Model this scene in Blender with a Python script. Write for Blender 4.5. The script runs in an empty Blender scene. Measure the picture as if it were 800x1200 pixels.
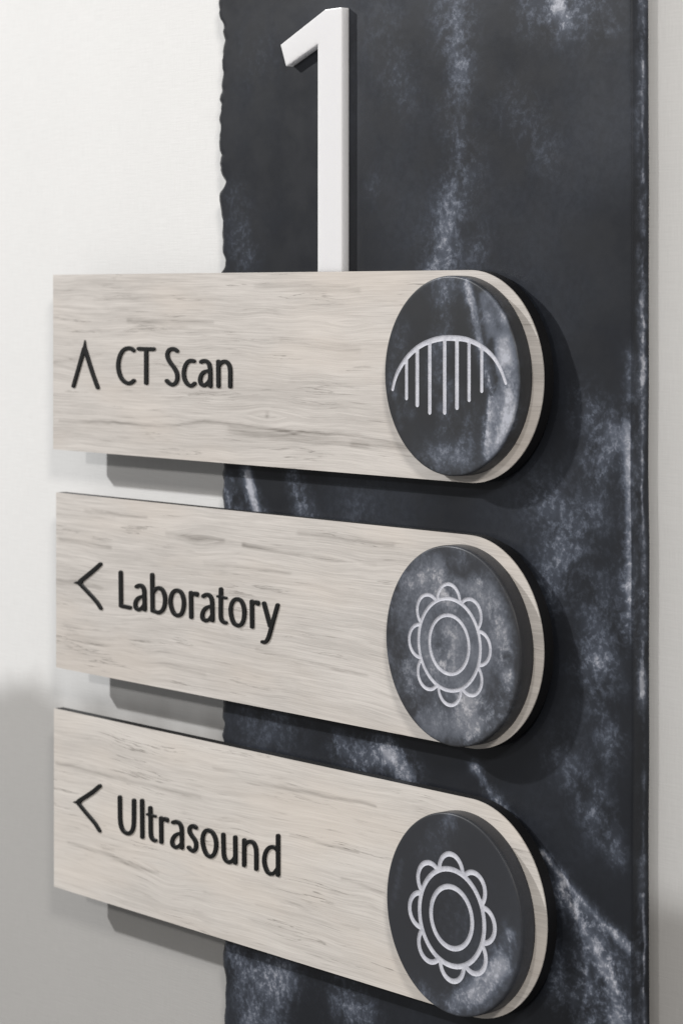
import bpy, bmesh, math, random
import numpy as np
from mathutils import Vector
from mathutils.geometry import delaunay_2d_cdt

scene = bpy.context.scene
COL = scene.collection

# ------------------------------------------------------------------ camera
# wall = plane Y 0, X to the right along the wall, Z up, the sign stands out towards -Y
STAND, SLAB_T, GAP, BOARD_T, FACE_T, DISC_T, ONE_T = .006, .016, .004, .0088, .0008, .0126, .0075
Y_BACK = -STAND                      # the slab hangs on battens, just off the wall
Y_SLAB = Y_BACK - SLAB_T
Y_CORE = Y_SLAB - GAP               # back of the boards
Y_BOARD = Y_CORE - BOARD_T - FACE_T  # wood front
Y_DISC = Y_BOARD - DISC_T
Y_ONE = Y_SLAB - ONE_T
F_PX, TH, VH = 3083.0, math.radians(50.3), 347.0
EYE = 1.55
D0 = 1.9596
FW = np.array([-math.sin(TH), math.cos(TH), 0.0])
RT = np.array([math.cos(TH), math.sin(TH), 0.0])
CAM = np.array([0.0, Y_BOARD, EYE]) - D0 * FW


def px(u, v, y):
    """point of the photograph (800 x 1200) -> X, Z on the plane Y = y"""
    d = FW + RT * ((u - 400.0) / F_PX) + np.array([0, 0, 1.0]) * ((VH - v) / F_PX)
    t = (y - CAM[1]) / d[1]
    p = CAM + t * d
    return p[0], p[2]


cd = bpy.data.cameras.new('camera')
cam = bpy.data.objects.new('camera', cd)
COL.objects.link(cam)
cam.location = CAM
cam.rotation_euler = (math.radians(90), 0, TH)
cd.sensor_fit = 'VERTICAL'
cd.sensor_height = 36.0
cd.sensor_width = 24.0
cd.lens = F_PX / 1200.0 * 36.0
cd.shift_y = -(600.0 - VH) / 1200.0
cd.clip_start, cd.clip_end = .05, 50
cd.dof.use_dof = True
cd.dof.focus_distance = 1.92
cd.dof.aperture_fstop = 10.5
scene.camera = cam

# ------------------------------------------------------------------ light: an interior with ceiling spots
w = bpy.data.worlds.new('World')
scene.world = w
w.use_nodes = True
w.node_tree.nodes['Background'].inputs[0].default_value = (1.0, .985, .965, 1)
w.node_tree.nodes['Background'].inputs[1].default_value = .225


def lamp(name, loc, target, power, size, col):
    ld = bpy.data.lights.new(name, 'AREA')
    ld.shape = 'DISK'
    ld.size = size
    ld.energy = power
    ld.color = col
    o = bpy.data.objects.new(name, ld)
    COL.objects.link(o)
    o.location = loc
    o.rotation_euler = (Vector(target) - Vector(loc)).to_track_quat('-Z', 'Y').to_euler()
    return o


TGT = (-.10, 0, 1.33)
lamp('ceiling_spot_a', (-.10 - 3.1, -2.55, 1.33 + 2.3), TGT, 152, .14, (1, .995, .99))
lamp('ceiling_spot_b', (-.10 + 1.9, -1.3, 1.33 + 1.15), TGT, 27, .30, (1, .955, .90))
lamp('ceiling_spot_c', (-.10 - .05, -3.0, 1.33 + 1.25), TGT, 17, .20, (1, .97, .94))

scene.render.engine = 'CYCLES'
scene.view_settings.view_transform = 'Standard'
scene.view_settings.look = 'None'
scene.view_settings.exposure = 0
scene.view_settings.gamma = 1
scene.view_settings.use_curve_mapping = False
scene.render.resolution_x, scene.render.resolution_y = 682, 1024

# ------------------------------------------------------------------ helpers
rng = np.random.RandomState(7)


class Nodes:
    def __init__(self, name):
        self.m = bpy.data.materials.new(name)
        self.m.use_nodes = True
        self.t = self.m.node_tree
        self.b = self.t.nodes['Principled BSDF']

    def n(self, kind, **kw):
        nd = self.t.nodes.new(kind)
        for k, v in kw.items():
            setattr(nd, k, v)
        return nd

    def link(self, a, b):
        self.t.links.new(a, b)

    def put(self, sock, v):
        if hasattr(v, 'is_linked') or isinstance(v, bpy.types.NodeSocket):
            self.link(v, sock)
        else:
            sock.default_value = v

    def math(self, op, a, b=0.0, c=None, clamp=False):
        nd = self.n('ShaderNodeMath', operation=op, use_clamp=clamp)
        self.put(nd.inputs[0], a)
        self.put(nd.inputs[1], b)
        if c is not None:
            self.put(nd.inputs[2], c)
        return nd.outputs[0]

    def vmul(self, v, s, off=(0, 0, 0)):
        nd = self.n('ShaderNodeVectorMath', operation='MULTIPLY_ADD')
        self.put(nd.inputs[0], v)
        nd.inputs[1].default_value = s
        nd.inputs[2].default_value = off
        return nd.outputs[0]

    def noise(self, v, scale, detail=4, rough=.55, dist=0.0, typ='FBM'):
        nd = self.n('ShaderNodeTexNoise')
        nd.noise_type = typ
        self.put(nd.inputs['Vector'], v)
        nd.inputs['Scale'].default_value = scale
        nd.inputs['Detail'].default_value = detail
        nd.inputs['Roughness'].default_value = rough
        nd.inputs['Distortion'].default_value = dist
        return nd.outputs[0]

    def step(self, v, lo, hi, o0=0.0, o1=1.0):
        nd = self.n('ShaderNodeMapRange', interpolation_type='SMOOTHSTEP')
        self.put(nd.inputs[0], v)
        nd.inputs[1].default_value = lo
        nd.inputs[2].default_value = hi
        nd.inputs[3].default_value = o0
        nd.inputs[4].default_value = o1
        return nd.outputs[0]

    def mix(self, f, a, b):
        nd = self.n('ShaderNodeMix', data_type='RGBA')
        self.put(nd.inputs[0], f)
        self.put(nd.inputs[6], a if not isinstance(a, tuple) else a + (1,))
        self.put(nd.inputs[7], b if not isinstance(b, tuple) else b + (1,))
        return nd.outputs[2]

    def attr(self, name):
        return self.n('ShaderNodeAttribute', attribute_name=name)

    def bump(self, h, strength, dist):
        nd = self.n('ShaderNodeBump')
        nd.inputs['Strength'].default_value = strength
        nd.inputs['Distance'].default_value = dist
        self.put(nd.inputs['Height'], h)
        self.link(nd.outputs[0], self.b.inputs['Normal'])

    def pos(self):
        return self.n('ShaderNodeNewGeometry').outputs['Position']


def obj(name, me, mat=None, parent=None, smooth=False):
    o = bpy.data.objects.new(name, me)
    COL.objects.link(o)
    if mat is not None:
        me.materials.append(mat)
    if parent is not None:
        o.parent = parent
        # vertices are written in world coordinates, so undo the parent chain
        off = Vector((0, 0, 0))
        p = parent
        while p is not None:
            off += p.location
            p = p.parent
        me.transform(__import__('mathutils').Matrix.Translation(-off))
    if smooth:
        me.shade_smooth()
    return o


def tag(o, label=None, cat=None, group=None, kind=None):
    for k, v in (('label', label), ('category', cat), ('group', group), ('kind', kind)):
        if v:
            o[k] = v
    return o


def mesh(name, verts, faces):
    me = bpy.data.meshes.new(name)
    me.from_pydata([tuple(map(float, p)) for p in verts], [], faces)
    me.update()
    return me


def fattr(me, name, vals):
    a = me.attributes.new(name, 'FLOAT', 'POINT')
    a.data.foreach_set('value', np.asarray(vals, dtype=np.float32))


def vattr(me, name, vals):
    a = me.attributes.new(name, 'FLOAT_VECTOR', 'POINT')
    a.data.foreach_set('vector', np.asarray(vals, dtype=np.float32).ravel())


def spline(pts, closed=False, n=7):
    """Catmull-Rom through points with any number of columns"""
    P = np.array(pts, float)
    if len(P) < 3 and not closed:
        return P
    if closed:
        Q = np.vstack([P[-1], P, P[0], P[1]])
    else:
        Q = np.vstack([2 * P[0] - P[1], P, 2 * P[-1] - P[-2]])
    out = []
    for i in range(1, len(Q) - 2):
        a, b, c, d = Q[i - 1], Q[i], Q[i + 1], Q[i + 2]
        for k in range(n):
            t = k / n
            out.append(.5 * (2 * b + (c - a) * t + (2 * a - 5 * b + 4 * c - d) * t * t + (3 * b - a - 3 * c + d) * t ** 3))
    out.append(Q[-2])
    return np.array(out)


def seg_sdf(X, Y, pts):
    """signed distance to a poly-line with radius per point (x, y, r)"""
    D = np.full(X.shape, 1e9)
    for (ax, ay, ar), (bx, by, br) in zip(pts[:-1], pts[1:]):
        dx, dy = bx - ax, by - ay
        L = dx * dx + dy * dy + 1e-18
        t = np.clip(((X - ax) * dx + (Y - ay) * dy) / L, 0, 1)
        D = np.minimum(D, np.hypot(X - ax - t * dx, Y - ay - t * dy) - (ar + (br - ar) * t))
    return D


def contours(D, xs, ys, level):
    """closed loops of D = level (marching squares)"""
    V = D - level
    V = np.where(np.abs(V) < 1e-9, 1e-9, V)
    inside = V < 0
    ny, nx = V.shape
    pts, nxt = {}, {}

    def ep(kind, i, j):
        k = (kind, i, j)
        if k not in pts:
            if kind == 0:
                a, b = V[j, i], V[j, i + 1]
                t = a / (a - b)
                pts[k] = (xs[i] + t * (xs[i + 1] - xs[i]), ys[j])
            else:
                a, b = V[j, i], V[j + 1, i]
                t = a / (a - b)
                pts[k] = (xs[i], ys[j] + t * (ys[j + 1] - ys[j]))
        return k
    code = inside[:-1, :-1] * 1 + inside[:-1, 1:] * 2 + inside[1:, 1:] * 4 + inside[1:, :-1] * 8
    js, is_ = np.nonzero((code > 0) & (code < 15))
    TAB = {1: [(3, 0)], 2: [(0, 1)], 3: [(3, 1)], 4: [(1, 2)], 5: [(3, 0), (1, 2)], 6: [(0, 2)], 7: [(3, 2)],
           8: [(2, 3)], 9: [(2, 0)], 10: [(0, 1), (2, 3)], 11: [(2, 1)], 12: [(1, 3)], 13: [(1, 0)], 14: [(0, 3)]}
    for j, i in zip(js, is_):
        E = {0: (0, i, j), 1: (1, i + 1, j), 2: (0, i, j + 1), 3: (1, i, j)}
        for a, b in TAB[int(code[j, i])]:
            nxt[ep(*E[a])] = ep(*E[b])
    loops = []
    while nxt:
        s, c = nxt.popitem()
        lp = [s]
        while c != s and c in nxt:
            lp.append(c)
            c = nxt.pop(c)
        # drop points that nearly coincide
        q = [pts[k] for k in lp]
        r = [q[0]]
        tol = .25 * abs(xs[1] - xs[0])
        for p in q[1:]:
            if math.hypot(p[0] - r[-1][0], p[1] - r[-1][1]) > tol:
                r.append(p)
        if len(r) > 3:
            loops.append(r)
    return loops


def triangulate(loops, extra=()):
    vs, es = [], []
    for lp in loops:
        o = len(vs)
        vs += [Vector((p[0], p[1])) for p in lp]
        es += [(o + k, o + (k + 1) % len(lp)) for k in range(len(lp))]
    vs += [Vector((p[0], p[1])) for p in extra]
    V, _, Fc, _, _, _ = delaunay_2d_cdt(vs, es, [], 0, 1e-7)
    return np.array([(v[0], v[1]) for v in V]), [tuple(f) for f in Fc]


def bilinear(D, xs, ys, P):
    fx = np.clip((P[:, 0] - xs[0]) / (xs[1] - xs[0]), 0, len(xs) - 1.001)
    fy = np.clip((P[:, 1] - ys[0]) / (ys[1] - ys[0]), 0, len(ys) - 1.001)
    i, j = fx.astype(int), fy.astype(int)
    a, b = fx - i, fy - j
    return (D[j, i] * (1 - a) + D[j, i + 1] * a) * (1 - b) + (D[j + 1, i] * (1 - a) + D[j + 1, i + 1] * a) * b


def vnoise(x, y, seed=0):
    """smooth value noise, -1..1"""
    r = np.random.RandomState(seed).rand(64, 64) * 2 - 1
    xi, yi = np.floor(x).astype(int), np.floor(y).astype(int)
    a, b = x - xi, y - yi
    a, b = a * a * (3 - 2 * a), b * b * (3 - 2 * b)
    g = lambda i, j: r[np.mod(j, 64), np.mod(i, 64)]
    return (g(xi, yi) * (1 - a) + g(xi + 1, yi) * a) * (1 - b) + (g(xi, yi + 1) * (1 - a) + g(xi + 1, yi + 1) * a) * b


def fbm(x, y, seed=0, o=4):
    s, amp, f, t = 0, 1.0, 1.0, 0
    for k in range(o):
        s = s + amp * vnoise(x * f, y * f, seed + k)
        t += amp
        amp *= .55
        f *= 2.1
    return s / t


def brush(X, Z, strokes, y):
    """soft strokes given as photo points (u, v, radius px, strength) on plane y -> mask"""
    M = np.zeros(X.shape)
    for st in strokes:
        P = []
        for (u, v, r, s) in st:
            a, b = px(u, v, y)
            P.append((a, b, r / 1600.0, s))
        if len(P) == 1:
            P = P * 2
        best = np.zeros(X.shape)
        for (ax, az, ar, as_), (bx, bz, br, bs) in zip(P[:-1], P[1:]):
            dx, dz = bx - ax, bz - az
            L = dx * dx + dz * dz + 1e-12
            t = np.clip(((X - ax) * dx + (Z - az) * dz) / L, 0, 1)
            d = np.hypot((X - ax - t * dx), (Z - az - t * dz))
            val = (as_ + (bs - as_) * t) * np.exp(-(d / (ar + (br - ar) * t)) ** 2)
            best = np.where(np.abs(val) > np.abs(best), val, best)
        M = M + best
    return M


# ------------------------------------------------------------------ materials
def mat_plain(name, col, rough=.5, spec=.5):
    N = Nodes(name)
    N.b.inputs['Base Color'].default_value = col + (1,)
    N.b.inputs['Roughness'].default_value = rough
    N.b.inputs['Specular IOR Level'].default_value = spec
    return N.m


def mat_wall():
    N = Nodes('woven_wallcovering')
    p = N.pos()
    sep = N.n('ShaderNodeSeparateXYZ')
    N.link(p, sep.inputs[0])
    # linen-like weave: fine threads both ways, broken up
    thr = N.noise(N.vmul(p, (900, 900, 60)), 1.0, 2, .5)
    wft = N.noise(N.vmul(p, (45, 45, 1100)), 1.0, 2, .5)
    cloud = N.noise(p, 9, 3, .5)
    weave = N.math('ADD', thr, wft)
    tone = N.math('ADD', N.math('MULTIPLY', N.math('SUBTRACT', weave, 1.0), .10),
                  N.math('MULTIPLY', N.math('SUBTRACT', cloud, .5), .05))
    # base colour turns from off-white above to grey below, over a soft uneven line
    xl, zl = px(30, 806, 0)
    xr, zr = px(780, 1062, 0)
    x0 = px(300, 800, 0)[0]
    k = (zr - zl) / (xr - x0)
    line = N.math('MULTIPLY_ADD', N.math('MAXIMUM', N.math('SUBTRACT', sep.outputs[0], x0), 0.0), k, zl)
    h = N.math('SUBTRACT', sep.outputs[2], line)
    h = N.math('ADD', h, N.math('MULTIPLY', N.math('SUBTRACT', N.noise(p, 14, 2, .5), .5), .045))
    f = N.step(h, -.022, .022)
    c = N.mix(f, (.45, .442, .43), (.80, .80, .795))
    hsv = N.n('ShaderNodeHueSaturation')
    N.link(c, hsv.inputs['Color'])
    N.link(N.math('ADD', tone, 1.0), hsv.inputs['Value'])
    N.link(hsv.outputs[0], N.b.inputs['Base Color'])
    N.b.inputs['Roughness'].default_value = .8
    N.b.inputs['Specular IOR Level'].default_value = .25
    N.bump(weave, .25, .0006)
    return N.m


def mat_stone(name, seed, dark=(.0135, .0152, .0195), vein=(.45, .468, .53), amount=.8, haze=.055, rough=.42):
    """dark cast stone, veins where the 'vein' attribute is high"""
    N = Nodes(name)
    off = (seed * 3.1, seed * 1.7, seed * 2.3)
    p = N.vmul(N.pos(), (1, 1, 1), off)
    at = N.attr('vein').outputs['Fac']
    pale = N.attr('pale').outputs['Fac']
    warp = N.n('ShaderNodeTexNoise')
    N.link(p, warp.inputs['Vector'])
    warp.inputs['Scale'].default_value = 30
    warp.inputs['Detail'].default_value = 3
    wp = N.n('ShaderNodeVectorMath', operation='MULTIPLY_ADD')
    N.link(warp.outputs['Color'], wp.inputs[0])
    wp.inputs[1].default_value = (.014, .014, .014)
    N.link(p, wp.inputs[2])
    q = wp.outputs[0]
    cl = N.noise(q, 32, 4, .55)
    fine = N.noise(q, 165, 6, .70)
    speck = N.noise(p, 430, 4, .72)
    grain = N.noise(p, 900, 2, .6)
    soft = N.step(cl, .32, .70)
    lace = N.math('MULTIPLY', N.step(fine, .45, .60), N.step(speck, .40, .60, .25, 1.25))
    # lacy veins
    vn = N.math('MULTIPLY', at, N.math('ADD', N.math('MULTIPLY', soft, .40), N.math('MULTIPLY', lace, N.step(cl, .30, .62, .12, .72))))
    hot = N.math('MULTIPLY', N.step(N.math('ADD', at, N.math('MULTIPLY', N.math('SUBTRACT', fine, .5), .9)), .72, 1.15), .38)
    # cloudy pale patches with a torn edge
    torn = N.step(N.math('ADD', pale, N.math('MULTIPLY', N.math('SUBTRACT', fine, .5), .30)), .06, .22)
    pt = N.math('MULTIPLY', N.math('MULTIPLY', pale, torn), N.math('ADD', N.step(cl, .25, .75, .45, 1.25), N.math('MULTIPLY', N.math('SUBTRACT', speck, .5), .9)))
    mist = N.math('MULTIPLY', N.step(N.noise(q, 8, 4, .5), .42, .74), N.math('MULTIPLY', N.step(fine, .25, .75, .5, 1.3), haze))
    v = N.math('ADD', N.math('MULTIPLY', N.math('ADD', vn, hot), amount), N.math('ADD', pt, mist))
    v = N.math('ADD', v, N.math('MULTIPLY', N.math('SUBTRACT', grain, .5), .012))
    v = N.math('MINIMUM', N.math('MAXIMUM', v, 0.0), 1.0)
    # the thick of a vein is whiter, the thin of it bluish
    vc = N.mix(N.step(v, .1, .8), (vein[0] * .66, vein[1] * .74, vein[2] * .86), vein)
    c = N.mix(v, dark, vc)
    N.link(c, N.b.inputs['Base Color'])
    N.link(N.step(cl, .3, .7, rough + .05, rough - .06), N.b.inputs['Roughness'])
    N.b.inputs['Specular IOR Level'].default_value = .26
    N.bump(N.math('ADD', fine, grain), .04, .0006)
    return N.m


def mat_wood(name, seed, light, mid):
    N = Nodes(name)
    g = N.attr('grain').outputs['Vector']
    dark_at = N.attr('crack').outputs['Fac']
    o = (seed * 1.37, seed * 2.11, 0)
    broad = N.noise(N.vmul(g, (3.5, 34, 0), o), 1.0, 4, .55, .3)
    strk = N.noise(N.vmul(g, (7, 230, 0), o), 1.0, 6, .68, .1)
    fibre = N.noise(N.vmul(g, (18, 980, 0), o), 1.0, 4, .7)
    patch = N.noise(N.vmul(g, (5, 14, 0), o), 1.0, 3, .5)
    vv = N.math('ADD', N.math('MULTIPLY', N.math('SUBTRACT', broad, .5), .8),
                N.math('MULTIPLY', N.math('SUBTRACT', strk, .5), 1.0))
    vv = N.math('ADD', vv, N.math('MULTIPLY', N.math('SUBTRACT', fibre, .5), 1.4))
    base = N.mix(N.step(vv, -.40, .42), mid, light)
    base = N.mix(N.math('MULTIPLY', N.step(patch, .45, .68), .45), base, (light[0] * .97, light[1] * .92, light[2] * .87))
    # open pores and splits that run with the grain
    cr = N.noise(N.vmul(g, (6, 150, 0), (o[0] + 9, o[1] + 4, 0)), 1.0, 4, .60, .15)
    line = N.step(N.math('ABSOLUTE', N.math('SUBTRACT', cr, .42)), .0, .020, 1.0, 0.0)
    where = N.step(N.noise(N.vmul(g, (9, 40, 0), (o[0] + 3, o[1] + 8, 0)), 1.0, 2, .5), .48, .64)
    line = N.math('MULTIPLY', line, N.math('MULTIPLY', where, .62))
    pore = N.math('MULTIPLY', N.step(N.noise(N.vmul(g, (22, 520, 0), (o[0] + 2, o[1] + 6, 0)), 1.0, 2, .5), .62, .72), N.step(broad, .35, .60, .42, .03))
    smear = N.math('MULTIPLY', N.step(N.noise(N.vmul(g, (9, 80, 0), (o[0] + 5, o[1] + 1, 0)), 1.0, 6, .70), .57, .80), .36)
    crk = N.math('MULTIPLY', dark_at, N.step(strk, .3, .62, 1.25, .35))
    d = N.math('MINIMUM', N.math('ADD', N.math('ADD', N.math('ADD', line, pore), smear), crk), .88)
    c = N.mix(d, base, (.19, .170, .152))
    N.link(c, N.b.inputs['Base Color'])
    N.b.inputs['Roughness'].default_value = .55
    N.b.inputs['Specular IOR Level'].default_value = .3
    N.bump(N.math('SUBTRACT', strk, N.math('MULTIPLY', d, .9)), .18, .0007)
    return N.m


def mat_groove():
    N = Nodes('engraved_white_infill')
    p = N.pos()
    a = N.noise(p, 900, 3, .7)
    b = N.noise(p, 160, 3, .6)
    f = N.math('ADD', N.math('MULTIPLY', a, .7), N.math('MULTIPLY', b, .5))
    c = N.mix(N.step(f, .42, .75), (.44, .45, .51), (.63, .64, .70))
    N.link(c, N.b.inputs['Base Color'])
    N.b.inputs['Roughness'].default_value = .75
    N.bump(a, .3, .0004)
    return N.m


def mat_acrylic():
    N = Nodes('white_acrylic')
    p = N.pos()
    c = N.mix(N.noise(p, 12, 2, .5), (.80, .80, .82), (.83, .83, .845))
    N.link(c, N.b.inputs['Base Color'])
    N.b.inputs['Roughness'].default_value = .24
    N.b.inputs['Subsurface Weight'].default_value = .85
    N.b.inputs['Subsurface Radius'].default_value = (.007, .007, .007)
    N.b.inputs['Subsurface Scale'].default_value = 1.0
    return N.m


M_BLACK = mat_plain('black_core_laminate', (.006, .006, .007), .5, .35)
M_LETTER = mat_plain('black_letter_acrylic', (.007, .0075, .0075), .5, .25)
M_SPACER = mat_plain('black_metal_spacer', (.012, .012, .012), .35, .5)
M_GROOVE = mat_groove()

# ------------------------------------------------------------------ wall
bm = bmesh.new()
bmesh.ops.create_cube(bm, size=1)
for v in bm.verts:
    v.co = Vector((v.co.x * 4.4 - .2, .06 + v.co.y * .12, 1.5 + v.co.z * 3.0))
me = bpy.data.meshes.new('wall')
bm.to_mesh(me)
bm.free()
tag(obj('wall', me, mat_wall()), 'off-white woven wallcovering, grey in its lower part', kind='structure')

# ------------------------------------------------------------------ dark stone slab
Z_TOP = px(500, -170, Y_SLAB)[1]
Z_BOT = px(500, 1400, Y_SLAB)[1]
EDGE = [(0, 255), (15, 253.3), (22, 253.8), (29, 258.3), (32, 259.2), (37, 258.3), (47, 261.3), (53, 259.2), (62, 258.7), (67, 256.7),
        (70, 255.8), (80, 256.7), (87.5, 258.8), (95, 257.2), (102.5, 257), (107, 258), (116, 255.8), (121, 256.7), (125, 255), (132, 254.2),
        (148, 254.2), (169, 254.3), (176, 255), (182, 258), (185, 256.9), (191, 255.6), (199, 256.3), (212.5, 261.3), (224, 255.6), (236, 255.3),
        (247.5, 257), (267, 257), (280, 258), (296, 257.5), (305, 260.6), (312, 260), (319, 255.6)]
zs_edge, xs_edge = [], []
for v, u in EDGE:
    a, b = px(u, v, Y_SLAB)
    zs_edge.append(b)
    xs_edge.append(a)
r2 = np.random.RandomState(11)
v = 335.0
tail = []
while v < 1420:
    tail.append((v, 258.6 + r2.uniform(-1.6, 1.6) + (1.3 if v > 1000 else 0)))
    v += r2.uniform(7, 22)
head = []
v = -8.0
while v > -185:
    head.append((v, 256.5 + r2.uniform(-2.5, 2.5)))
    v -= r2.uniform(8, 20)
for v, u in tail + head:
    a, b = px(u, v, Y_SLAB)
    zs_edge.append(b)
    xs_edge.append(a)
order = np.argsort(zs_edge)
zs_edge, xs_edge = np.array(zs_edge)[order], np.array(xs_edge)[order]

NR, NC = 760, 190
zz = np.linspace(Z_BOT, Z_TOP, NR)
left = np.interp(zz, zs_edge, xs_edge) + .0006 * vnoise(zz * 380, zz * 0, 3)
x_right = px(738, 600, Y_SLAB)[0]
right = x_right + .0006 * vnoise(zz * 16, zz * 0 + 2, 5)
tt = np.linspace(0, 1, NC) ** 1.0
X = left[:, None] + (right - left)[:, None] * tt[None, :]
Z = np.repeat(zz[:, None], NC, 1)
dl = X - left[:, None]
chip = .0028 * np.exp(-(dl / .0030) ** 2) * (1 + .5 * vnoise(Z * 130, X * 0, 8))
Y = Y_SLAB + chip + .00012 * fbm(X * 30, Z * 30, 21)
vein = brush(X, Z, [
    [(530, -60, 30, .4), (532, 30, 34, .45), (545, 80, 20, .42), (528, 130, 22, .22), (548, 190, 26, .28), (530, 250, 32, .42), (520, 310, 28, .42)],
    [(505, 300, 25, .4)], [(560, 290, 18, .35)],
    [(650, -40, 24, .7), (655, 5, 20, .75), (660, 30, 14, .45)],
    [(620, 15, 26, .35), (700, 20, 30, .35)], [(716, 35, 9, .5)],
    [(600, 120, 30, .15), (640, 180, 22, .2)], [(450, 40, 30, .22), (470, 110, 26, .18)], [(440, 220, 16, .2)],
    [(285, 290, 30, .28), (275, 230, 20, .18)], [(300, 60, 40, .10)],
    [(286, 552, 9, .9), (296, 585, 12, 1.2), (304, 606, 14, 1.0)], [(268, 570, 16, .7), (275, 600, 16, .7)],
    [(345, 560, 14, .55), (360, 610, 18, .6)], [(420, 600, 30, .12)],
    [(690, 480, 24, .35), (715, 510, 22, .6), (700, 545, 24, .5)], [(745, 420, 12, .8), (740, 560, 12, .8), (738, 640, 14, .9), (736, 740, 14, .6)],
    [(640, 590, 30, .40), (660, 640, 34, .45), (640, 690, 28, .35)], [(690, 600, 28, .35)],
    [(700, 700, 30, .3), (705, 780, 30, .42), (700, 820, 24, .35)], [(690, 780, 20, .45)],
    [(660, 880, 26, .25), (690, 930, 28, .3)], [(715, 870, 20, .5)],
    [(440, 880, 16, .8), (458, 884, 18, 1.0), (480, 910, 20, .8)], [(395, 875, 18, .5), (425, 895, 18, .5)], [(330, 840, 40, .25), (290, 850, 30, .25)],
    [(556, 900, 8, .8), (575, 930, 8, .7), (600, 962, 7, .6)],
    [(636, 1000, 6, 1.0), (672, 1044, 6, .6), (705, 1082, 6, .65), (738, 1108, 9, .9)],
    [(655, 1040, 14, .9), (690, 1090, 18, .8), (715, 1140, 22, .9), (725, 1200, 26, .9)], [(680, 1130, 18, .6), (690, 1190, 22, .6), (700, 1260, 30, .6)],
    [(640, 1080, 12, .4), (655, 1170, 18, .4)],
    [(700, 960, 22, .35), (722, 1000, 14, .4)],
    [(270, 1115, 22, .5), (290, 1150, 30, .6), (330, 1140, 30, .55), (300, 1195, 40, .6)], [(400, 1170, 30, .45), (430, 1190, 20, .5)],
], Y_SLAB)
pale = brush(X, Z, [
    [(536, -60, 30, .14), (536, 60, 28, .16), (540, 180, 26, .11), (526, 260, 30, .17), (515, 315, 26, .15)],
    [(650, -30, 16, .3), (655, 5, 12, .26), (664, 22, 9, .16)], [(640, 10, 40, .08)], [(716, 36, 6, .2)],
    [(290, 552, 7, .4), (298, 588, 9, .55), (304, 608, 9, .45)], [(268, 585, 16, .18)], [(348, 565, 14, .12), (360, 615, 14, .14)],
    [(700, 490, 30, .10), (716, 512, 24, .22), (700, 545, 28, .14)], [(736, 500, 8, .3), (737, 640, 7, .3), (737, 720, 8, .2)],
    [(650, 600, 40, .10), (660, 650, 40, .13), (655, 700, 30, .10)], [(705, 780, 26, .15)],
    [(455, 884, 14, .38), (480, 908, 14, .32)], [(420, 880, 26, .14)],
    [(557, 900, 6, .22), (575, 930, 6, .2), (600, 962, 5, .12)],
    [(636, 1000, 5, .34), (672, 1044, 4, .18), (705, 1082, 4, .20), (736, 1110, 9, .32)], [(660, 1048, 8, .2), (690, 1100, 10, .2), (716, 1150, 14, .24), (722, 1210, 20, .26)],
    [(660, 900, 22, .08), (690, 950, 20, .10), (718, 1000, 16, .10)],
    [(270, 1120, 26, .14), (300, 1160, 40, .18), (340, 1140, 30, .15), (300, 1210, 50, .18)], [(410, 1180, 30, .16)],
    [(275, 150, 60, .03), (300, 280, 60, .05)],
], Y_SLAB)
verts = np.stack([X, Y, Z], -1).reshape(-1, 3)
pp = list(pale.reshape(-1))
vv = list(vein.reshape(-1))
verts = [tuple(p) for p in verts]
idx = lambda i, j: i * NC + j
faces = [(idx(i, j), idx(i, j + 1), idx(i + 1, j + 1), idx(i + 1, j)) for i in range(NR - 1) for j in range(NC - 1)]
# right side: rounded arris, then a flat side with a wandering pale vein
prof = []
RB = .0018
for k in range(1, 5):
    a = math.radians(90 * k / 4)
    prof.append((RB * math.sin(a), RB * (1 - math.cos(a))))
for k in range(1, 15):
    prof.append((RB, RB + (SLAB_T - RB - .0002) * k / 14))
cz = .0105 + .0024 * fbm(zz * 55, zz * 0 + .5, 31, 5)
amp = np.clip(.45 + 1.5 * fbm(zz * 17, zz * 0 + 3.5, 41, 4), .0, 1.2)
zm = (px(738, 380, Y_SLAB)[1] + px(738, 830, Y_SLAB)[1]) / 2
amp = np.minimum(amp + .45 * np.exp(-((zz - zm) / .15) ** 4) * (.7 + fbm(zz * 40, zz * 0 + 9.5, 61, 3)), 1.3)
cz2 = .0065 + .0030 * fbm(zz * 45, zz * 0 + 7.5, 33, 5)
wd = .0011 + .0030 * np.clip(fbm(zz * 20, zz * 0 + 1.5, 51, 3) + .35, 0, 1)
prev = [idx(i, NC - 1) for i in range(NR)]
for dx, dy in prof:
    cur = []
    for i in range(NR):
        cur.append(len(verts))
        verts.append((right[i] - 0 + dx, Y_SLAB + dy, zz[i]))
        vv.append(float(vein[i, -1] * .5 * max(0, 1 - dy / .006) + 1.0 * amp[i] * math.exp(-((dy - cz[i]) / wd[i]) ** 2) + .55 * max(0, amp[i] - .35) * math.exp(-((dy - cz2[i]) / .0026) ** 2)))
    faces += [(prev[i], cur[i], cur[i + 1], prev[i + 1]) for i in range(NR - 1)]
    prev = cur
rb = prev
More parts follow.
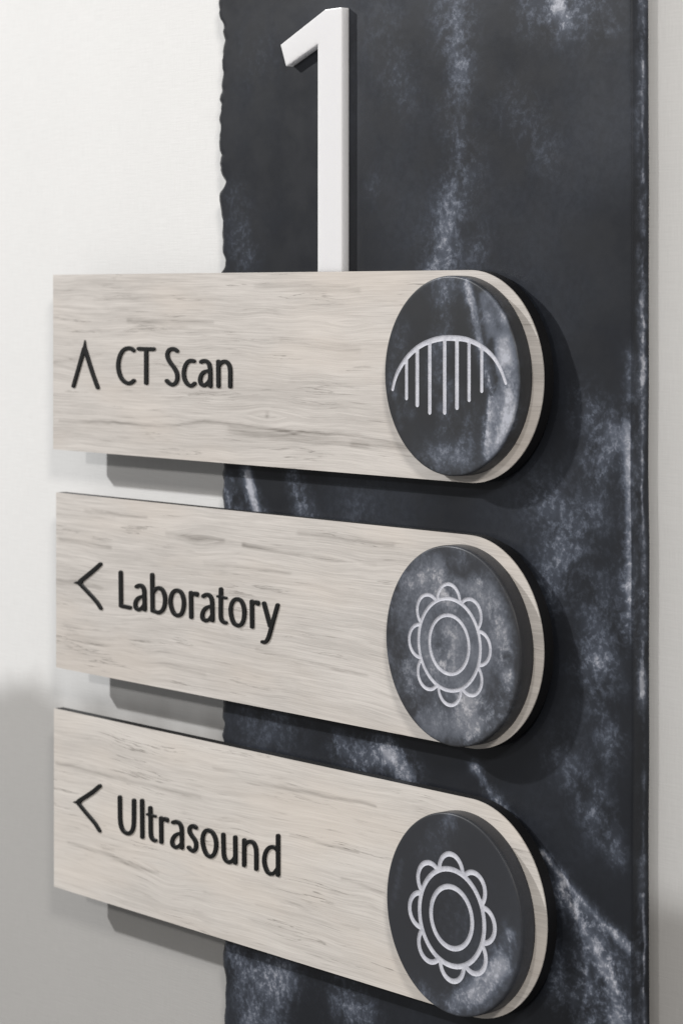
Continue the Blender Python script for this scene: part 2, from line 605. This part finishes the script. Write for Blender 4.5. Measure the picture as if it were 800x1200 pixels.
# left side, rough broken edge
prev = [idx(i, 0) for i in range(NR)]
for k in range(1, 7):
    cur = []
    for i in range(NR):
        cur.append(len(verts))
        y = Y[i, 0] + (Y_BACK - .0002 - Y[i, 0]) * k / 6
        verts.append((left[i] + .0016 * vnoise(np.array([zz[i] * 180.]), np.array([k * .9]), 77)[0] * (1 if k < 6 else .3) - .0006 * k / 6, y, zz[i]))
        vv.append(float(vein[i, 0] * .5))
    faces += [(cur[i], prev[i], prev[i + 1], cur[i + 1]) for i in range(NR - 1)]
    prev = cur
lb = prev
faces += [(lb[i], lb[i + 1], rb[i + 1], rb[i]) for i in range(0, NR - 1)]
for e in (0, NR - 1):
    ring = [idx(e, j) for j in range(NC)]
    side_r = [k for k in range(NR * NC + e, NR * NC + NR * len(prof), NR)]
    side_l = [NR * NC + NR * len(prof) + e + NR * k for k in range(6)]
    poly = ring + side_r + side_l[::-1]
    faces.append(tuple(poly if e else poly[::-1]))
me = mesh('stone_panel', verts, faces)
fattr(me, 'vein', vv)
fattr(me, 'pale', pp + [0.0] * (len(verts) - len(pp)))
slab = obj('stone_panel', me, mat_stone('slab_stone', 1.0), smooth=True)
for fx in (.28, .72):
    bm = bmesh.new()
    bmesh.ops.create_cube(bm, size=1)
    xb = left.mean() + (x_right - left.mean()) * fx
    for q in bm.verts:
        q.co = Vector((xb + q.co.x * .04, -STAND / 2 + q.co.y * (STAND - .0004), (Z_TOP + Z_BOT) / 2 + q.co.z * (Z_TOP - Z_BOT - .1)))
    me = bpy.data.meshes.new('batten')
    bm.to_mesh(me)
    bm.free()
    obj('batten', me, M_SPACER, slab)
tag(slab, 'tall black veined stone slab with broken left edge behind the sign boards', 'stone slab')

# ------------------------------------------------------------------ numeral 1
pts = [(57, 350), (100, 518), (347, 342), (347, None), (534, None), (534, 57), (405, 74)]
z_low = px(400, 330, Y_BOARD)[1]
P = []
for x, y in pts:
    u = 320 + x / 6.667
    if y is None:
        P.append((px(u, 320, Y_ONE)[0], z_low))
    else:
        P.append(px(u, y / 6.667, Y_ONE))
bm = bmesh.new()
fr = [bm.verts.new((a, Y_ONE, b)) for a, b in P]
f = bm.faces.new(fr)
ext = bmesh.ops.extrude_face_region(bm, geom=[f])
for g in ext['geom']:
    if isinstance(g, bmesh.types.BMVert):
        g.co.y = Y_SLAB - .0001
bmesh.ops.recalc_face_normals(bm, faces=bm.faces)
bmesh.ops.bevel(bm, geom=[e for e in bm.edges], offset=.0006, segments=2, affect='EDGES', profile=.6)
me = bpy.data.meshes.new('numeral_one')
bm.to_mesh(me)
bm.free()
one = obj('numeral_one', me, mat_acrylic())
tag(one, 'large white acrylic numeral 1 standing on the dark slab', 'numeral')

# ------------------------------------------------------------------ lettering, traced stroke by stroke
R = 18.2
LET = {
    'up': ((80, 390), [[(56, 499, 17), (100, 345, 17), (155, 150, 18)], [(283, 513, 17), (230, 365, 17), (168, 165, 18)], [(161, 165, 20), (163, 70, 3)]]),
    'C': ((80, 390), [[(618, 165), (598, 148), (570, 143), (538, 152), (508, 182), (485, 235), (475, 300), (482, 365), (505, 425), (540, 462), (572, 472), (600, 465), (620, 448)]]),
    'T': ((80, 390), [[(667, 149), (806, 152)], [(737, 155), (737, 470)]]),
    'S': ((180, 390), [[(225, 170), (205, 155), (180, 150), (152, 162), (136, 195), (140, 235), (160, 275), (190, 315), (215, 355), (228, 395), (226, 440), (210, 472), (185, 484), (160, 478), (130, 450)]]),
    'c': ((180, 390), [[(383, 265), (355, 260), (325, 275), (302, 312), (290, 365), (293, 420), (312, 465), (342, 493), (368, 492), (390, 475)]]),
    'a1': ((180, 390), [[(452, 272), (475, 262), (503, 268), (525, 292), (534, 330), (537, 380)], [(537, 380), (538, 500)],
                        [(534, 352, 14), (505, 357, 15), (475, 370), (452, 400), (442, 440), (450, 475), (472, 491), (497, 484), (520, 457, 15), (534, 425, 12)]]),
    'n1': ((180, 390), [[(612, 268), (614, 500)], [(618, 315, 14), (640, 280), (670, 268), (698, 280), (718, 315), (724, 360)], [(724, 360), (724, 503)]]),
    'left2': ((80, 650), [[(308, 88, 18), (240, 150, 20), (120, 248, 20)], [(313, 503, 16), (270, 438, 17), (200, 360, 17), (112, 268, 17)], [(125, 258, 19), (66, 262, 5)]]),
    'L': ((80, 650), [[(498, 165), (501, 478)], [(501, 478), (584, 495)]]),
    'a2': ((80, 650), [[(648, 298), (675, 287), (700, 295), (716, 325), (720, 365)], [(720, 365), (723, 514)],
                       [(718, 388, 14), (690, 392, 15), (660, 410), (640, 440), (636, 475), (645, 502), (665, 512), (690, 502, 15), (712, 470, 12)]]),
    'b': ((160, 670), [[(153, 27), (157, 365)], [(165, 195, 12), (192, 158, 16), (220, 152), (248, 170), (268, 215), (274, 270), (266, 325), (245, 365), (215, 380), (185, 374, 16), (160, 350, 14)]]),
    'o1': ((160, 670), [('closed', (385, 173), (420, 190), (442, 235), (450, 290), (444, 350), (425, 395), (395, 408), (362, 395), (338, 350), (325, 285), (332, 225), (355, 185))]),
    'r1': ((160, 670), [[(515, 195), (519, 425)], [(522, 230, 13), (543, 202, 16), (573, 204, 17)], [(573, 204, 17), (572, 218, 17)]]),
    'a3': ((160, 670), [[(632, 228), (660, 213), (690, 222), (710, 255), (715, 300)], [(715, 300), (718, 455)],
                        [(714, 322, 14), (685, 325, 15), (650, 345), (628, 380), (622, 415), (632, 445), (655, 455), (685, 445, 15), (708, 410, 12)]]),
    't1': ((240, 680), [[(157, 82), (155, 200), (155, 330), (162, 368), (180, 390), (203, 397, 16)], [(128, 150, 12), (205, 165, 12)]]),
    'o2': ((240, 680), [('closed', (310, 175), (345, 192), (368, 240), (376, 300), (370, 365), (350, 410), (318, 422), (285, 408), (262, 365), (248, 290), (256, 225), (280, 185))]),
    'r2': ((240, 680), [[(446, 197), (449, 435)], [(452, 230, 13), (473, 204, 16), (503, 207, 17)], [(503, 207, 17), (503, 222, 17)]]),
    'y': ((240, 680), [[(560, 215), (616, 425)], [(687, 232), (640, 400), (610, 510), (592, 556), (572, 577, 17), (545, 576, 16)]]),
    'left3': ((80, 910), [[(302, 87, 18), (230, 148, 20), (110, 226, 20)], [(301, 508, 15), (255, 435, 16), (190, 358, 16), (98, 246, 16)], [(115, 234, 19), (60, 239, 5)]]),
    'U': ((80, 910), [[(490, 192), (492, 380)], [(492, 380), (500, 455), (525, 510), (565, 532), (600, 515), (618, 465), (622, 380)], [(622, 380), (622, 222)]]),
    'l': ((160, 930), [[(58, 64), (61, 405)]]),
    't2': ((160, 930), [[(135, 132), (138, 230), (140, 370), (148, 410), (165, 433), (185, 438, 16)], [(108, 192, 12), (183, 211, 12)]]),
    'r3': ((160, 930), [[(236, 228), (239, 453)], [(244, 262, 13), (264, 234, 16), (291, 240, 17)], [(291, 240, 17), (293, 254, 16)]]),
    'a4': ((160, 930), [[(350, 268), (375, 262), (405, 275), (425, 308), (430, 350)], [(430, 350), (432, 507)],
                        [(430, 372, 14), (400, 373, 15), (370, 390), (348, 420), (340, 455), (350, 485), (372, 500), (400, 492, 15), (425, 460, 12)]]),
    's': ((160, 930), [[(562, 318), (545, 303), (522, 303), (504, 325), (505, 360), (525, 395), (550, 430), (564, 470), (560, 515), (540, 535), (515, 525), (495, 503)]]),
    'o3': ((160, 930), [('closed', (678, 342), (715, 362), (742, 410), (752, 470), (745, 535), (725, 575), (698, 588), (665, 570), (640, 520), (625, 450), (630, 390), (650, 352))]),
    'u': ((240, 955), [[(178, 182), (182, 350)], [(182, 350), (190, 400), (212, 432), (238, 440), (265, 425, 16), (287, 390, 13)], [(290, 207), (292, 448)]]),
    'n2': ((240, 955), [[(375, 234), (374, 470)], [(379, 290, 14), (400, 257), (435, 248), (465, 265), (483, 310), (488, 360)], [(488, 360), (488, 506)]]),
    'd': ((240, 955), [[(691, 193), (691, 562)], [(682, 335, 13), (660, 305, 16), (630, 298), (598, 315), (572, 360), (562, 425), (572, 485), (595, 535), (625, 550), (655, 540, 16), (682, 500, 13)]]),
}
LET_H = .0013


def glyph(key, parent, name, mat):
    (ox, oy), strokes = LET[key]
    lines = []
    for st in strokes:
        closed = st[0] == 'closed'
        q = [(p[0], p[1], p[2] if len(p) > 2 else R) for p in (st[1:] if closed else st)]
        lines.append(spline(q, closed, 6))
    allp = np.vstack(lines)
    cell = 4.0
    xs = np.arange(allp[:, 0].min() - 30, allp[:, 0].max() + 34, cell)
    ys = np.arange(allp[:, 1].min() - 30, allp[:, 1].max() + 34, cell)
    XX, YY = np.meshgrid(xs, ys)
    D = np.full(XX.shape, 1e9)
    for ln in lines:
        D = np.minimum(D, seg_sdf(XX, YY, ln))
    l0 = contours(D, xs, ys, 0.0)
    l1 = contours(D, xs, ys, -4.0)
    V, Fc = triangulate(l0 + l1)
    dv = bilinear(D, xs, ys, V)
    verts, faces = [], []
    for (x, y), d in zip(V, dv):
        a, b = px(ox + x / 8.0, oy + y / 8.0, Y_BOARD)
        verts.append((a, Y_BOARD - LET_H + (.0003 if d > -2 else 0), b))
    cen = np.array([V[list(t)].mean(0) for t in Fc])
    ins = bilinear(D, xs, ys, cen) < 0
    use = [t for t, k in zip(Fc, ins) if k]
    # walls under the boundary edges
    cnt = {}
    for t in use:
        for k in range(3):
            e = (t[k], t[(k + 1) % 3])
            cnt[e] = cnt.get(e, 0) + 1
    faces += [tuple(t) for t in use]
    low = {}
    for (a, b) in list(cnt):
        if (b, a) not in cnt:
            for q in (a, b):
                if q not in low:
                    low[q] = len(verts)
                    verts.append((verts[q][0], Y_BOARD - .00005, verts[q][2]))
            faces.append((b, a, low[a], low[b]))
    bm = bmesh.new()
    bv = [bm.verts.new(p) for p in verts]
    for t in faces:
        try:
            bm.faces.new([bv[i] for i in t])
        except ValueError:
            pass
    bmesh.ops.delete(bm, geom=[q for q in bm.verts if not q.link_faces], context='VERTS')
    bmesh.ops.recalc_face_normals(bm, faces=bm.faces)
    # an open back rests on the wood: make the front look at the viewer
    fr = max(bm.faces, key=lambda q: abs(q.normal.y) * q.calc_area())
    if fr.normal.y > 0:
        bmesh.ops.reverse_faces(bm, faces=bm.faces)
    me = bpy.data.meshes.new(name)
    bm.to_mesh(me)
    bm.free()
    return obj(name, me, mat, parent)


# ------------------------------------------------------------------ icons engraved in the discs (plane millimetres)
def icon_field(kind, c, y):
    """returns (D, xs, ys, half line width) in X, Z around the disc centre"""
    h = .00105
    cell = .00042
    xs = np.arange(c[0] - .066, c[0] + .066, cell)
    ys = np.arange(c[1] - .064, c[1] + .064, cell)
    XX, ZZ = np.meshgrid(xs, ys)
    D = np.full(XX.shape, 1e9)
    if kind[0] == 'rib':
        Q = lambda x, yy: px(450 + x / 5.0, 380 + yy / 5.0, y)
        arc = [(49, 380), (62, 325), (85, 268), (125, 205), (175, 152), (230, 115), (290, 92), (350, 81), (410, 81), (470, 87), (530, 108), (590, 145), (640, 195), (680, 262), (711, 345)]
        wid = [.0014, .0015, .0017, .0018, .0019, .0019, .0020, .0020, .0020, .0019, .0018, .0017, .0016, .0014, .0012]
        a = spline([Q(*p) + (w_,) for p, w_ in zip(arc, wid)], False, 6)
        D = np.minimum(D, seg_sdf(XX, ZZ, a))
        for x, t, b, hw in ((130, 205, 432, .0016), (193, 150, 470, .0019), (266, 112, 515, .0018), (353, 90, 515, .0018), (425, 86, 486, .0019), (496, 100, 442, .0016), (570, 135, 390, .0015)):
            D = np.minimum(D, seg_sdf(XX, ZZ, np.array([Q(x, t) + (hw,), Q(x, b) + (hw,)])))
        half = .0018
    else:
        (_, o, ri, ro, rp, cp, rot, hw) = kind
        RR = np.hypot(XX - o[0], ZZ - o[1])
        D = np.minimum(np.abs(RR - ri) - hw, np.abs(RR - ro) - hw)
        for k in range(8):
            a = rot + k * math.pi / 4
            q = np.hypot(XX - o[0] - cp * math.cos(a), ZZ - o[1] - cp * math.sin(a))
            D = np.minimum(D, np.maximum(np.abs(q - rp) - hw, ro - RR))
        half = hw
    return D, xs, ys, half


def make_disc(parent, c, r, kind, strokes, pales, mat):
    y0, y1 = Y_BOARD - .00005, Y_DISC
    D, xs, ys, half = icon_field(kind, c, y1)
    l0 = contours(D, xs, ys, 0.0)
    NB = 160
    rb = .0016
    rim = [(c[0] + (r - rb) * math.cos(2 * math.pi * k / NB), c[1] + (r - rb) * math.sin(2 * math.pi * k / NB)) for k in range(NB)]
    g = .0022
    extra = []
    for i in np.arange(-r, r, g):
        for j in np.arange(-r, r, g):
            if math.hypot(i, j) < r - rb - g * .6:
                q = (c[0] + i + g * .2 * (hash((round(i * 1e5), round(j * 1e5))) % 7 - 3) / 3, c[1] + j)
                extra.append(q)
    ex = np.array(extra)
    inb = (ex[:, 0] > xs[0]) & (ex[:, 0] < xs[-1]) & (ex[:, 1] > ys[0]) & (ex[:, 1] < ys[-1])
    de = np.where(inb, bilinear(D, xs, ys, ex), 1.0)
    ex = ex[de > .0006]
    V, Fc = triangulate([rim] + l0, ex)
    cen = np.array([V[list(t)].mean(0) for t in Fc])
    inb = (cen[:, 0] > xs[0]) & (cen[:, 0] < xs[-1]) & (cen[:, 1] > ys[0]) & (cen[:, 1] < ys[-1])
    dc = np.where(inb, bilinear(D, xs, ys, cen), 1.0)
    verts = [(x, y1, z) for x, z in V]
    faces = [tuple(t) for t, d in zip(Fc, dc) if d > 0]
    # rim -> rounded arris -> side
    prev = [int(np.argmin((V[:, 0] - p[0]) ** 2 + (V[:, 1] - p[1]) ** 2)) for p in rim]
    prof = [(r - rb + rb * math.sin(math.radians(a)), y1 + rb * (1 - math.cos(math.radians(a)))) for a in (22.5, 45, 67.5, 90)]
    prof += [(r, y1 + (y0 - y1) * t) for t in (.3, .5, .7, .85, 1.0)]
    for rr, yy in prof:
        cur = []
        for k in range(NB):
            a = 2 * math.pi * k / NB
            cur.append(len(verts))
            verts.append((c[0] + rr * math.cos(a), yy, c[1] + rr * math.sin(a)))
        faces += [(prev[k], prev[(k + 1) % NB], cur[(k + 1) % NB], cur[k]) for k in range(NB)]
        prev = cur
    faces.append(tuple(prev))
    bm = bmesh.new()
    lay = bm.verts.layers.float.new('vein')
    lay2 = bm.verts.layers.float.new('pale')
    lay = bm.verts.layers.float['vein']
    bv = [bm.verts.new(p) for p in verts]
    A = np.array(verts)
    br = brush(A[:, 0], A[:, 2], strokes, y1)
    bp = brush(A[:, 0], A[:, 2], pales, y1) * np.clip(1 - (A[:, 1] - y1) / .0022, 0, 1)
    br = br * np.clip(1 - .7 * (A[:, 1] - y1) / .006, .25, 1)
    for q, s, t in zip(bv, br, bp):
        q[lay] = float(s)
        q[lay2] = float(max(0, t))
    for t in faces:
        try:
            bm.faces.new([bv[i] for i in t])
        except ValueError:
            pass
    bmesh.ops.delete(bm, geom=[q for q in bm.verts if not q.link_faces], context='VERTS')
    bmesh.ops.recalc_face_normals(bm, faces=bm.faces)
    big = sum(q.normal.y for q in bm.faces if abs(q.calc_center_median().y - y1) < 1e-6)
    if big > 0:
        bmesh.ops.reverse_faces(bm, faces=bm.faces)
    me = bpy.data.meshes.new('stone_disc')
    bm.to_mesh(me)
    bm.free()
    disc = obj('stone_disc', me, mat, parent, smooth=True)
    # groove: a rounded channel below the face
    l1 = contours(D, xs, ys, -half * .35)
    l2 = contours(D, xs, ys, -half * .72)
    V, Fc = triangulate(l0 + l1 + l2)
    dv = bilinear(D, xs, ys, V)
    cen = np.array([V[list(t)].mean(0) for t in Fc])
    ins = bilinear(D, xs, ys, cen) < 0
    dep = np.sqrt(np.clip(1 - (1 + np.clip(dv / half, -1, 0)) ** 2, 0, 1)) * .0006
    vs = [(x, y1 + 1e-6 + d_, z) for (x, z), d_ in zip(V, dep)]
    fs = [tuple(t) for t, k in zip(Fc, ins) if k]
    bm = bmesh.new()
    bv = [bm.verts.new(p) for p in vs]
    for t in fs:
        bm.faces.new([bv[i] for i in t])
    bmesh.ops.delete(bm, geom=[q for q in bm.verts if not q.link_faces], context='VERTS')
    bmesh.ops.recalc_face_normals(bm, faces=bm.faces)
    if sum(q.normal.y * q.calc_area() for q in bm.faces) > 0:
        bmesh.ops.reverse_faces(bm, faces=bm.faces)
    me = bpy.data.meshes.new('engraved_icon')
    bm.to_mesh(me)
    bm.free()
    obj('engraved_icon', me, M_GROOVE, disc, smooth=True)
    return disc


# ------------------------------------------------------------------ sign boards
def make_board(spec):
    (ul, vt, vb, ur, label, glyphs, wood, cracks, warps, disc) = spec
    xl, zt = px(ul, vt, Y_BOARD)
    _, zb = px(ul, vb, Y_BOARD)
    rad = (zt - zb) / 2
    zc = (zt + zb) / 2
    vm = VH - F_PX * (zc - EYE) / D0
    xr = px(ur, vm, Y_BOARD)[0]
    xc = xr - rad
    root = bpy.data.objects.new('direction_sign', None)
    COL.objects.link(root)
    root.empty_display_size = .02
    root.location = ((xl + xr) / 2, Y_CORE, zb)
    tag(root, label, 'sign', 'direction boards on the slab')
    # wood face
    nr, nc = 190, 300
    ph = np.linspace(-math.pi / 2, math.pi / 2, nr)
    lz = rad * np.sin(ph)
    rx = xc + rad * np.cos(ph)
    t = np.linspace(0, 1, nc)
    X = xl + (rx - xl)[:, None] * t[None, :]
    Z = zc + np.repeat(lz[:, None], nc, 1)
    verts = np.stack([X, np.full(X.shape, Y_BOARD), Z], -1).reshape(-1, 3)
    verts = [tuple(p) for p in verts]
    idx = lambda i, j: i * nc + j
    faces = [(idx(i, j), idx(i, j + 1), idx(i + 1, j + 1), idx(i + 1, j)) for i in range(nr - 1) for j in range(nc - 1)]
    ring = [idx(0, j) for j in range(nc)] + [idx(i, nc - 1) for i in range(1, nr)] + [idx(nr - 1, j) for j in range(nc - 2, -1, -1)] + [idx(i, 0) for i in range(nr - 2, 0, -1)]
    base = len(verts)
    for k in ring:
        p = verts[k]
        verts.append((p[0], Y_BOARD + FACE_T, p[2]))
    n = len(ring)
    faces += [(ring[k], base + k, base + (k + 1) % n, ring[(k + 1) % n]) for k in range(n)]
    me = mesh('wood_face', verts, faces)
    A = np.array(verts)
    gz = A[:, 2].copy() - zc
    gz = gz + .0040 * vnoise(A[:, 0] * 9 + 3, A[:, 2] * 14, int(ul * 3) % 50) + .0011 * vnoise(A[:, 0] * 32, A[:, 2] * 45, int(ul) % 40)
    for (u, v, r, a) in warps:
        wx, wz = px(u, v, Y_BOARD)
        dx, dz = (A[:, 0] - wx) / (r * 2.2), (A[:, 2] - wz) / r
        gz = gz - a * np.sign(dz) * np.exp(-np.abs(dz)) * np.exp(-dx ** 2)
    vattr(me, 'grain', np.stack([A[:, 0], gz, A[:, 1] * 0], -1))
    wig = .0012 * fbm(A[:, 0] * 50, A[:, 2] * 6, 5)
    fattr(me, 'crack', 1.45 * brush(A[:, 0], A[:, 2] + wig, cracks, Y_BOARD))
    obj('wood_face', me, wood, root)
    # black core
    NB = 96
    out = [(xl, zb), (xc, zb)] + [(xc + rad * math.sin(math.pi * k / NB), zc - rad * math.cos(math.pi * k / NB)) for k in range(1, NB)] + [(xc, zt), (xl, zt)]
    vs = [(x, Y_BOARD + FACE_T + .00005, z) for x, z in out] + [(x, Y_CORE, z) for x, z in out]
    m = len(out)
    fs = [tuple(range(m)), tuple(range(2 * m - 1, m - 1, -1))] + [(k, k + m, (k + 1) % m + m, (k + 1) % m) for k in range(m)]
    me = mesh('black_core', vs, fs)
    obj('black_core', me, M_BLACK, root)
    # stand-off spacers between board and slab
    for sx in (px(300, 440, Y_SLAB)[0], xc):
        bm = bmesh.new()
        bmesh.ops.create_cone(bm, cap_ends=True, segments=32, radius1=.012, radius2=.012, depth=GAP - .0002)
        for q in bm.verts:
            q.co = Vector((sx + q.co.x, (Y_SLAB + Y_CORE) / 2 + q.co.z, zc + q.co.y))
        bmesh.ops.recalc_face_normals(bm, faces=bm.faces)
        me = bpy.data.meshes.new('spacer')
        bm.to_mesh(me)
        bm.free()
        obj('spacer', me, M_SPACER, root)
    for key, nm in glyphs:
        glyph(key, root, nm, M_LETTER)
    (uc, vc, dr, kind, strokes, pales, dm) = disc
    make_disc(root, px(uc, vc, Y_DISC), dr, kind, strokes, pales, dm)
    return root


def flower(uc, vc, rot, ri, ro, hw):
    return ('flower', px(uc, vc, Y_DISC), ri, ro, ro * .36, ro * .955, math.radians(rot), hw)


W1 = mat_wood('pale_oak_laminate', 1.0, (.69, .652, .616), (.485, .455, .427))
W2 = mat_wood('pale_oak_laminate', 4.0, (.71, .672, .635), (.495, .466, .438))
W3 = mat_wood('pale_oak_laminate', 8.0, (.745, .705, .662), (.555, .522, .488))

BOARDS = [
    (62.5, 322, 526.5, 636.3, 'wooden direction board lettered CT Scan with rib icon on its disc',
     [('up', 'arrow'), ('C', 'letter'), ('T', 'letter'), ('S', 'letter'), ('c', 'letter'), ('a1', 'letter'), ('n1', 'letter')], W1,
     [[(70, 493, 2, .35), (140, 496, 2, .5), (200, 500, 2, .45), (240, 494, 2, .5), (300, 500, 2, .7), (345, 507, 2, .8), (420, 510, 2, .6), (480, 524, 2, .35)],
      [(313, 487, 3.5, .6)], [(413, 520, 5, .25), (440, 522, 4, .35), (478, 527, 2, .3)], [(340, 445, 2, .15), (420, 455, 2, .2)], [(110, 352, 2, .15), (230, 345, 3, .15)], [(150, 376, 3, .35), (190, 376, 3, .5), (250, 378, 2, .3)], [(64, 424, 3, .4), (92, 420, 3, .15)],
      [(270, 503, 6, .3), (350, 515, 7, .35), (430, 522, 5, .2)], [(330, 400, 5, .15), (420, 410, 4, .15)], [(300, 335, 4, .12), (420, 340, 4, .2)]],
     [(313, 487, .010, .007), (410, 378, .008, .003)],
     (526.5, 440.5, .0705, ('rib',),
      [[(520, 330, 20, .45), (520, 380, 14, .3), (508, 440, 18, .28), (525, 470, 16, .45), (520, 500, 12, .3)],
       [(545, 330, 7, .6), (553, 365, 7, .9), (560, 400, 7, .8), (568, 430, 8, .6), (576, 458, 6, .9), (572, 478, 5, 1.1), (570, 505, 7, .9), (568, 535, 8, .6)],
       [(575, 345, 10, .4), (588, 362, 6, .8), (590, 370, 6, .8), (565, 370, 7, .6)], [(590, 410, 12, .7), (598, 450, 12, .9), (590, 490, 14, 1.0), (584, 520, 12, .8)],
       [(552, 480, 14, .2), (540, 530, 20, .4), (500, 540, 16, .35)], [(470, 390, 16, .12), (460, 450, 10, .3), (480, 480, 10, .2)]],
      [[(575, 345, 12, .32), (592, 372, 10, .42)], [(592, 400, 14, .42), (598, 445, 16, .72), (592, 490, 18, .85), (582, 528, 15, .7)], [(580, 470, 6, .35), (573, 500, 5, .4), (571, 530, 6, .3)], [(566, 350, 10, .2), (575, 390, 12, .28), (585, 425, 12, .24)], [(577, 400, 7, -.2), (574, 455, 5, -.3)],
       [(548, 335, 6, .3), (556, 370, 5, .4), (562, 405, 5, .4)], [(540, 540, 26, .18), (500, 535, 22, .16)], [(525, 468, 12, .2), (515, 478, 8, .2)], [(518, 340, 12, .12), (518, 390, 10, .10)],
       [(458, 440, 10, .14), (470, 500, 12, .12)], [(505, 430, 16, .08), (560, 500, 14, -.1)]],
      mat_stone('disc_stone', 5.0, dark=(.031, .0325, .036), haze=.06))),
    (66, 577, 782, 636.3, 'wooden direction board lettered Laboratory with flower icon on cloudy grey disc',
     [('left2', 'arrow'), ('L', 'letter'), ('a2', 'letter'), ('b', 'letter'), ('o1', 'letter'), ('r1', 'letter'), ('a3', 'letter'), ('t1', 'letter'), ('o2', 'letter'), ('r2', 'letter'), ('y', 'letter')], W2,
     [[(70, 632, 3, .3), (130, 642, 2.5, .45)], [(195, 626, 3, .3), (232, 632, 5, .55), (262, 634, 3, .3)], [(285, 638, 3, .5), (330, 648, 3, .4), (440, 662, 2, .3)],
      [(100, 598, 2, .3), (172, 607, 2, .3)], [(66, 680, 3, .2), (120, 690, 2, .2)], [(240, 660, 3, .2), (340, 672, 2, .3)], [(300, 760, 2, .25), (430, 792, 2, .3)],
      [(80, 745, 5, .12), (240, 790, 4, .2)], [(350, 625, 4, .2), (460, 640, 4, .25)]],
     [(235, 631, .012, .005), (380, 655, .012, .004)],
     (528, 757, .0705, flower(525.8, 755.2, 91, .0206, .0323, .0014),
      [[(470, 700, 22, .5), (500, 668, 16, .8), (530, 700, 18, .5)], [(560, 690, 14, .8), (580, 720, 14, .8), (590, 770, 16, .6)], [(540, 650, 16, .25)],
       [(520, 760, 30, .45), (500, 820, 24, .4), (540, 830, 20, .6), (560, 820, 14, .7)], [(470, 760, 14, .3), (480, 800, 16, .4)], [(596, 790, 10, .6), (590, 830, 12, .5), (550, 865, 10, .5)],
       [(535, 720, 18, .6), (520, 700, 10, .6)], [(520, 780, 12, .6)]],
      [[(528, 757, 95, .33)], [(470, 705, 18, .16), (496, 670, 16, .30), (512, 660, 10, .2)], [(530, 655, 10, -.2), (555, 670, 14, -.16)], [(545, 690, 10, .25), (570, 700, 18, .28), (588, 740, 16, .22)],
       [(525, 715, 14, .2)], [(515, 755, 12, -.12)], [(528, 785, 12, .22), (510, 800, 14, .15)], [(545, 835, 18, .25), (560, 850, 12, .2), (500, 850, 18, .18)], [(595, 790, 12, .16)], [(455, 770, 10, .1)]],
      mat_stone('disc_stone', 11.0, dark=(.034, .035, .039), vein=(.50, .505, .545), haze=.12, amount=.75))),
    (63.5, 830, 1039, 640.2, 'wooden direction board lettered Ultrasound with flower icon on near-black disc',
     [('left3', 'arrow'), ('U', 'letter'), ('l', 'letter'), ('t2', 'letter'), ('r3', 'letter'), ('a4', 'letter'), ('s', 'letter'), ('o3', 'letter'), ('u', 'letter'), ('n2', 'letter'), ('d', 'letter')], W3,
     [[(66, 894, 3, .45), (90, 900, 4, .4), (160, 918, 2.5, .3), (235, 934, 2, .15)], [(80, 987, 2, .3), (130, 1003, 2.5, .6), (165, 1018, 2.5, .55), (186, 1023, 2, .3)],
      [(340, 978, 2, .3), (420, 1000, 2, .35)], [(250, 900, 2, .15), (340, 925, 3, .25), (440, 945, 2, .35)], [(300, 1060, 2, .15), (420, 1090, 2, .2)],
      [(200, 1000, 2, .12), (235, 1012, 2, .12)], [(400, 1030, 2, .25), (450, 1046, 2, .3)], [(240, 1045, 4, .12)]],
     [(195, 1018, .016, .008)],
     (529.3, 1071.5, .0708, flower(528.6, 1075.2, 91, .0215, .0338, .0019),
      [[(585, 1130, 16, .8), (560, 1160, 16, .7), (530, 1180, 16, .6)], [(595, 1100, 12, .5)], [(480, 1150, 14, .25), (500, 1175, 14, .4)], [(530, 965, 14, .25), (500, 1000, 20, .1)],
       [(560, 955, 7, .5), (588, 985, 6, .9), (606, 1020, 5, .8)], [(545, 1060, 26, .05)]],
      [[(528, 1070, 95, .085)], [(588, 1130, 14, .32), (562, 1160, 16, .28), (530, 1178, 14, .2)], [(598, 1095, 10, .18)], [(495, 1165, 14, .14)], [(525, 960, 16, .14)], [(460, 1060, 8, .1), (470, 1010, 8, .1)]],
      mat_stone('disc_stone', 17.0, dark=(.036, .038, .044), haze=.06))),
]
for b in BOARDS:
    make_board(b)
